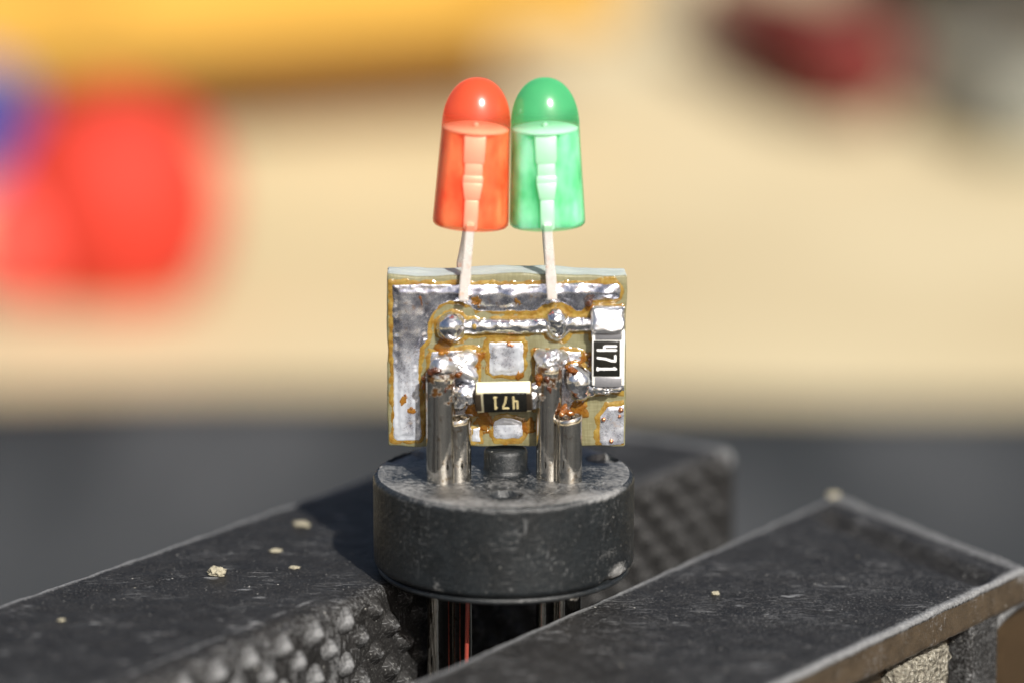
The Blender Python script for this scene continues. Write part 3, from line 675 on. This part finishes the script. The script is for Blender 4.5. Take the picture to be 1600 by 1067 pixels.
# ------------------------------------------------------------------ resistors
GLY = {'4': [[(.72, 0), (.72, 1)], [(.16, 1), (.16, .45), (.22, .36), (.72, .36)]], '7': [[(.08, .97), (.82, .97), (.80, .78), (.50, .42), (.36, 0)]],
       '1': [[(.5, 0), (.5, 1)], [(.36, 0), (.64, 0)], [(.5, 1), (.36, .9)]]}
def text_mesh(s, h, w, gap, sw, M, depth=.012):
    """printed figures: each stroke a flat rounded ribbon, a hair proud of the face (local x right, y up, z out)"""
    parts = []; tot = len(s) * w + (len(s) - 1) * gap; lev = 0
    for i, ch in enumerate(s):
        ox = -tot / 2 + i * (w + gap)
        for st in GLY[ch]:
            pts = [Vector((ox + x * w, (y - .5) * h, 0)) for x, y in st]
            for a, b in zip(pts, pts[1:]):
                t = (b - a).normalized(); n_ = Vector((-t.y, t.x, 0)); out = []
                for c, base in ((b, -90), (a, 90)):
                    for k in range(7):
                        g = math.radians(base + k * 30); out.append(c + (t * math.cos(g) + n_ * math.sin(g)) * sw / 2)
                z = depth + lev * .0006; lev += 1
                v = [(p.x, p.y, z) for p in out] + [(p.x, p.y, -.02) for p in out]; n = len(out)
                f = [tuple(range(n))] + [(k, k + n, (k + 1) % n + n, (k + 1) % n) for k in range(n)]
                parts.append((np.array(v), f))
    V, F = join(parts); return xf(V, M), F
def resistor(name, loc, X, Z, L, Wd, T, label, cer, prt, mark_len, face_w, flip, term, dy=0, dx=0):
    """X: long axis, Z: out of the marked face; T thickness"""
    M = frame(loc, Z, X); base = loc
    r = thing(name, base, label, 'resistor', 'resistors marked 471 on the board')
    mk = lambda sz, off, bev, mat, nm, seg=2: mesh_obj(nm, *rbox(sz, bev, seg, M @ Matrix.Translation(off)), mat, r, True, sharp=50)
    mk((L - .12, Wd, T), (0, 0, -T / 2), .035, cer, 'body')
    tl = (L - mark_len) / 2
    for sg in (-1, 1):
        mk((tl - .02, Wd * .84, T + .05), (sg * (L / 2 - tl / 2 + .01), 0, -T / 2), .04, term, 'terminal')
    mk((mark_len, face_w, .06), (dx, dy, .005), .02, M_RESBLACK, 'glaze')
    Mt = M @ Matrix.Translation((dx, dy, .036)) @ Matrix.Rotation(flip, 4, 'Z')
    return r, M, Mt
# standing one at the right edge
c = at_y(950.5, 560, -.86)
r1, Mr, Mt = resistor('chip_resistor', c, (0, 0, -1), (0, -1, 0), 2.28, 1.25, .5, 'upright chip resistor printed 471 at the right edge of the board, white sides showing', M_CERAMIC, M_PRINT, 1.40, 1.02, 0, M_TERM, dy=-.06)
mesh_obj('marking', *text_mesh('471', .70, .27, .13, .085, Mt), M_PRINT, r1, False)
V, F = rbox((1.26, .62, .95), .17, 4, cuts=8); n_ = fbm(V, 2.2, 3, 31)
V[:, 1] += .16 * np.clip(V[:, 2] / .47, -1, 1) * (V[:, 1] < 0)          # wetted slope up to the end of the chip
V += np.stack([n_ * .05, fbm(V, 2.6, 3, 35) * .07, fbm(V, 2.4, 3, 39) * .05], -1) + np.array(at_y(949.5, 498, -.62))
mesh_obj('solder_cap', V, F, M_FROSTED, r1, True)
solder('solder_cap', [bp(933, 607, -.55, .22), bp(948, 609, -.55, .2), bp(966, 606, -.5, .2)], .08, .04, 2.8, parent=r1, seed=33)
# the one lying between the pins, marked face tipped down to the front, upside down
tilt = math.radians(35)
mz = np.array((0, -math.cos(tilt), -math.sin(tilt))); 
c = at_y(787, 628, -1.45)
r2, Mr, Mt = resistor('chip_resistor', c, (1, 0, .035), mz, 2.20, 1.20, .54, 'tilted chip resistor printed 471 upside down, bridging the two tall pins', M_AMBERCER, M_PRINTY, 1.66, 1.10, math.pi, M_TERM_DIM, dx=.06)
mesh_obj('marking', *text_mesh('471', .66, .26, .12, .085, Mt), M_PRINTY, r2, False)

# ------------------------------------------------------------------ light emitting diodes
def led(base_px, top_px, Y, label, shell, band_disc, corem, Yl, lead_end, name='led', green=False):
    b = at_y(*base_px, Y); t = at_y(*top_px, Y); ax = (t - b); Ln = np.linalg.norm(ax)
    M = frame(b, ax)
    r = thing(name, b, label, 'LED', 'LEDs soldered to the board')
    zd = Ln - 1.80                                            # where the domed tip begins
    pr = [(0, 0.0), (1.2, .0), (1.40, .02), (1.455, .08), (1.47, .2)] + [(1.47 + (1.315 - 1.47) * q, .2 + (zd - .2) * q) for q in np.linspace(.05, 1, 18)]
    pr += [(1.315 * math.cos(a) ** .92 if a < 1.57 else 0, zd + 1.80 * math.sin(a)) for a in np.linspace(.06, math.pi / 2, 26)]
    V, F = lathe(pr, 64, M); F = [f[::-1] for f in F][::-1]
    F = [f[::-1] for f in F]
    loc = xf(V, Matrix(M).inverted()); zl = loc[:, 2]; yloc = loc[:, 1]
    mesh_obj('lens', V, F, shell, r, True, sharp=60, attrs={'milk': .20 + .46 * np.where(yloc > -.2, 1.85 * sstep(zd - .3, zd, zl), sstep(zd - .05, zd + .95, zl))})
    # floor added inside the lens to paint the bright band under the dome
    V, F = lathe([(0, .16), (.5, .14), (.9, .07), (1.25, -.02), (1.275, -.06), (1.24, -.12), (.9, -.14), (0, -.15)], 48, M @ Matrix.Translation((0, 0, zd - .10)))
    mesh_obj('light_band', V, [f[::-1] for f in F], band_disc, r, True)
    V, F = lathe([(0, .05), (1.36, .06), (1.41, .14)] + [(1.425 + (1.27 - 1.425) * q, .2 + (zd - .40) * q) for q in np.linspace(0, 1, 16)] + [(0, zd - .2)], 96)
    V[:, 1] = -.93 + np.log1p(np.exp((V[:, 1] + .93) / .06)) * .06      # flat front where the metal frame lies
    V = xf(V, M)
    mesh_obj('milky_core', V, [f[::-1] for f in F], corem, r, True, sharp=60)
    def bx(nm, w, z0, z1, y, th=.35, wt=None, bev=.07, mat=M_FRAME, x=0):
        V, F = rbox((w, th, z1 - z0), bev, 2)
        if wt: V[:, 0] *= np.where(V[:, 2] > 0, 1.0, wt / w)
        V += np.array([x, y, (z0 + z1) / 2]); return mesh_obj(nm, xf(V, M), F, mat, r, True, sharp=40)
    yl = Yl - Y
    bx('anvil', .85, zd - 1.35, zd - .26, -1.02, .22, .80)
    bx('neck', .70, zd - 1.95, zd - 1.30, -1.0, .18)
    bx('flange', .80, zd - 2.2, zd - 1.8, -1.04, .19, bev=.09)
    bx('post', .78, zd - 2.75, zd - 2.08, -1.06, .2, .60)
    bx('post', .55, .02, zd - 2.75, -1.06, .2)
    V, F = ico(3); V = V * np.array([.13, .13, .11]) + np.array([0, -.62, zd + .10])  # white dot put in to read as the dome's second highlight
    mesh_obj('glint_dot', xf(V, M), F, M_FRAME, r, True)
    # the two legs: front one ends flat on the board, the other goes behind it
    e = at_y(*lead_end, Yl); q = (Matrix(M).inverted() @ Vector(e))
    def leg(pts, wds, th):
        V = []; n = len(pts)
        for (p, wv) in zip(pts, wds):
            for sx, sy in ((-1, -1), (1, -1), (1, 1), (-1, 1)): V.append((p[0] + sx * wv / 2, p[1] + sy * th / 2, p[2]))
        F = [(i * 4 + k, i * 4 + (k + 1) % 4, (i + 1) * 4 + (k + 1) % 4, (i + 1) * 4 + k) for i in range(n - 1) for k in range(4)] + [(3, 2, 1, 0), tuple((n - 1) * 4 + k for k in range(4))]
        return np.array(V), [f[::-1] for f in F]
    s0 = (M @ Vector((0, yl, .3)))[:]
    mid = [tuple(np.array(s0) * (1 - t) + np.array(e) * t) for t in (0, .12, .5, .62, .68, 1.0)]
    V, F = leg(mid, (.34, .34, .35, .37, .42, .38), .34)
    o = mesh_obj('leg', V, F, M_LEAD, r, False)
    bv = o.modifiers.new('bevel', 'BEVEL'); bv.width = .05 * MM; bv.segments = 2
    s1 = (M @ Vector((-.05, 1.05, .3)))[:]; e1 = (e[0] - .10, 1.75, 5.6)
    V, F = leg([s1, ((s1[0] + e1[0]) / 2, 1.7, (s1[2] + e1[2]) / 2 + 1), (e1[0], 1.75, 8.0), e1], (.38, .38, .38, .38), .36)
    o = mesh_obj('leg', V, F, M_LEAD, r, False); bv = o.modifiers.new('bevel', 'BEVEL'); bv.width = .05 * MM
    return r
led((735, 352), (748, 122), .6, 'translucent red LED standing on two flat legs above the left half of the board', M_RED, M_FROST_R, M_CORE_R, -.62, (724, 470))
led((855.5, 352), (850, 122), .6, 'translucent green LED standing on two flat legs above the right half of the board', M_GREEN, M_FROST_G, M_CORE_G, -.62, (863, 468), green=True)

# ------------------------------------------------------------------ crumbs lying on the jaws
def crumb(px, py, zt, size, label, jn, seed, flat=.6):
    q = at_z(px, py, zt); D, F = ico(4); V = D * np.array([size, size * .8, size * flat])
    V = V * (1 + .5 * fbm(D, 2.2, 4, seed))[:, None] + q + np.array([0, 0, size * flat * .6])
    props(mesh_obj('crumb', V, F, M_CRUMB, None, True, origin=q), label, 'crumb', 'pale crumbs on the clamp jaws')
crumb(340, 898, ZL, .34, 'largest pale crumb lying on the left jaw, with ragged edge', lj, 3)
crumb(471, 821, ZL, .30, 'pale tan crumb on the left jaw, the one farthest back by its rear edge', lj, 8, .4)
crumb(431, 861, ZL, .24, 'flat pale crumb on the left jaw, midway between the largest and rearmost crumbs', lj, 12, .25)
crumb(460, 887, ZL, .20, 'small flat pale crumb on the left jaw, nearest the round socket', lj, 16, .25)
crumb(1302, 776, ZR, .27, 'pale crumb stuck on the rear corner of the right jaw', rj, 20, .5)
crumb(1118, 928, ZR, .16, 'small pale crumb lying on the flat top of the right jaw', rj, 25, .5)
crumb(96, 970, ZL, .13, 'tiny pale crumb on the left jaw, the one closest to the left picture edge', lj, 28, .5)

# ------------------------------------------------------------------ blurred things standing on the table behind
M_YEL = simple('yellow_plastic', (.46, .265, .042), .4, .5, .05, .1, .1)
M_BRN = simple('brown_plastic_and_shade', (.30, .14, .045), .5, .4, .05, .15, .1)
M_REDP = simple('red_plastic', (.44, .034, .020), .6, .15, .05, .12, .1)
M_GLINT = simple('red_glint', (.80, .09, .07), .3, .4, .05, .05, .02)
M_BLUE = simple('blue_plastic', (.035, .055, .24), .5, .2, .05, .1, .1)
M_DRED = simple('dark_red_plastic', (.125, .020, .017), .7, .2, .05, .1, .1)
M_PINK = simple('dusky_pink_plastic', (.22, .10, .07), .7, .2, .05, .1, .1)
M_BLK = simple('black_rubber', (.012, .012, .014), .5, .4, .05, .2, .1)
M_GREYP = simple('grey_plastic', (.20, .20, .16), .5, .4, .05, .2, .1)
M_STEEL = metal('steel_blade', (.6, .6, .6), (.25, .4), .2, .1, pits=False)
# yellow case, its base coloured brown to paint the shade under the lid
ya = at_z(-120, 142, TZ + 13); yb = at_z(1000, 58, TZ + 13); ya[2] = yb[2] = TZ
yd = np.array([yb[0] - ya[0], yb[1] - ya[1], 0]); yl_ = np.linalg.norm(yd); yd /= yl_; yn = np.array([-yd[1], yd[0], 0])
yc = thing('tool_case', tuple((ya + yb) / 2 + yn * 45), 'long yellow plastic case with its base painted brown for shade lying across the table far behind, out of focus', 'case')
My = Matrix((yd, yn, (0, 0, 1))).transposed().to_4x4()
def ybox(nm, sz, off, bev, mat):
    m = My.copy(); m.translation = Vector((ya + yb) / 2) + Vector(yd) * off[0] + Vector(yn) * off[1] + Vector((0, 0, off[2]))
    return mesh_obj(nm, *rbox(sz, bev, 4, m), mat, yc, True, sharp=50)
ybox('case_base', (yl_ - 20, 70, 13.2), (0, 60, 6.6), 1.5, M_BRN); ybox('case_lid', (yl_, 110, 26), (0, 55, 26), 5, M_YEL)
for k in (-.3, .3): ybox('latch', (14, 3, 10), (k * yl_, -.8, 30), 1, M_YEL)
# red screw cap with ribbed side, and a blue one behind it
def cap(name, x, y, R, H, mat, label, ribs=40):
    r = thing(name, (x, y, TZ), label, 'bottle cap')
    V, F = lathe([(R * .96, 0), (R, 1), (R, H - 4), (R * .97, H - 1.5), (R * .88, H - .3), (R * .75, H), (R * .6, H - .6), (0, H - .6)], 72)
    V += np.array([x, y, TZ]); mesh_obj('shell', V, [f[::-1] for f in F], mat, r, True, sharp=60)
    rm = None
    for k in range(ribs):
        a = 2 * math.pi * k / ribs
        if rm is None:
            V, F = rbox((1.0, .9, H - 6), .3, 2); o = mesh_obj('rib', V + ORI[r.name], F, mat, r); rm = o.data
        else: o = bpy.data.objects.new('rib', rm); COL.objects.link(o); o.parent = r
        o.location = Vector((R * math.cos(a), R * math.sin(a), (H - 3) / 2)) * MM; o.rotation_euler = (0, 0, a)
    return r
q = at_z(165, 500, TZ); kn = thing('knob', (q[0], q[1] + 12, TZ), 'large out of focus red plastic knob standing on the table left of the socket', 'knob')
V, F = lathe([(9, 0), (10, 1.5), (12, 5), (13, 10), (12.6, 15), (10.6, 20), (7, 23), (3, 24.4), (0, 24.8)], 64, Matrix.Translation((q[0], q[1] + 12, TZ)))
mesh_obj('grip', V, [f[::-1] for f in F], M_REDP, kn); V, F = lathe([(0, 2.0), (9.5, 2.0), (9.5, .1), (0, .1)], 48, Matrix.Translation((q[0], q[1] + 12, TZ)))
mesh_obj('collar', V, [f for f in F], M_BRN, kn, True, sharp=40)
q = at_z(72, 455, TZ)
V, F = ico(4); V = V * 8.0 + np.array([q[0], q[1] - 6, TZ + 8.0]); bd = thing('glint', (q[0], q[1] - 6, TZ), 'added round glossy light red bead in front of the red knob, out of focus', 'glint')  # added ball, its lighter red painting the blurred highlight
mesh_obj('ball', V, F, M_GLINT, bd); V, F = lathe([(1.2, .3), (1.9, .2), (1.9, -.4), (1.2, -.6)], 24, Matrix.Translation((q[0], q[1] - 6, TZ + 16)))
mesh_obj('glint_rim', V, [f[::-1] for f in F], M_REDP, bd)
q = at_z(-75, 285, TZ); cap('bottle_cap', q[0] - 3, q[1] + 10, 12, 17, M_BLUE, 'out of focus blue plastic cap behind the red knob at the left edge')
# dark red plastic pen lying at an angle, a screwdriver grip without its blade
q0 = at_z(1115, 0, TZ + 9); q1 = at_z(1355, 112, TZ + 9); ax = (q1 - q0); L = np.linalg.norm(ax)
sdv = thing('plastic_handle', tuple(q0), 'out of focus dark red plastic pen lying on the table at upper right', 'handle')
Mh = frame(q0, ax, (0, 0, 1))
V, F = lathe([(0, L + 2), (5, L + 1.5), (7.4, L - 2), (8, L - 8), (8, L * .42)], 40, Mh); mesh_obj('handle_end', V, F, M_DRED, sdv)
V, F = lathe([(7.4, L * .42), (7.2, L * .3), (6.2, 4), (5, 0), (0, -1)], 40, Mh); mesh_obj('barrel', V, F, M_PINK, sdv)
# black block and grey one at the right edge
def block(name, px, py, sz, rot, mat, mat2, label, cat):
    q = at_z(px, py, TZ); r = thing(name, tuple(q), label, cat); m = Matrix.Translation(Vector(q)) @ Matrix.Rotation(rot, 4, 'Z')
    mesh_obj('body', *rbox(sz, 2.5, 3, m @ Matrix.Translation((0, sz[1] / 2, sz[2] / 2))), mat, r, True, sharp=50)
    mesh_obj('button', *lathe([(0, 2), (3, 2), (4, 1), (4.4, -.5)], 24, m @ Matrix.Translation((0, sz[1] / 2, sz[2] - .1))), mat2, r)
block('adapter', 1585, 62, (32, 40, 26), .3, M_BLK, M_GREYP, 'out of focus black box at the upper right corner on the table', 'box')
block('adapter', 1690, 250, (24, 46, 10), .2, M_GREYP, M_BLK, 'out of focus grey box at the right edge, nearer than the black one', 'box')
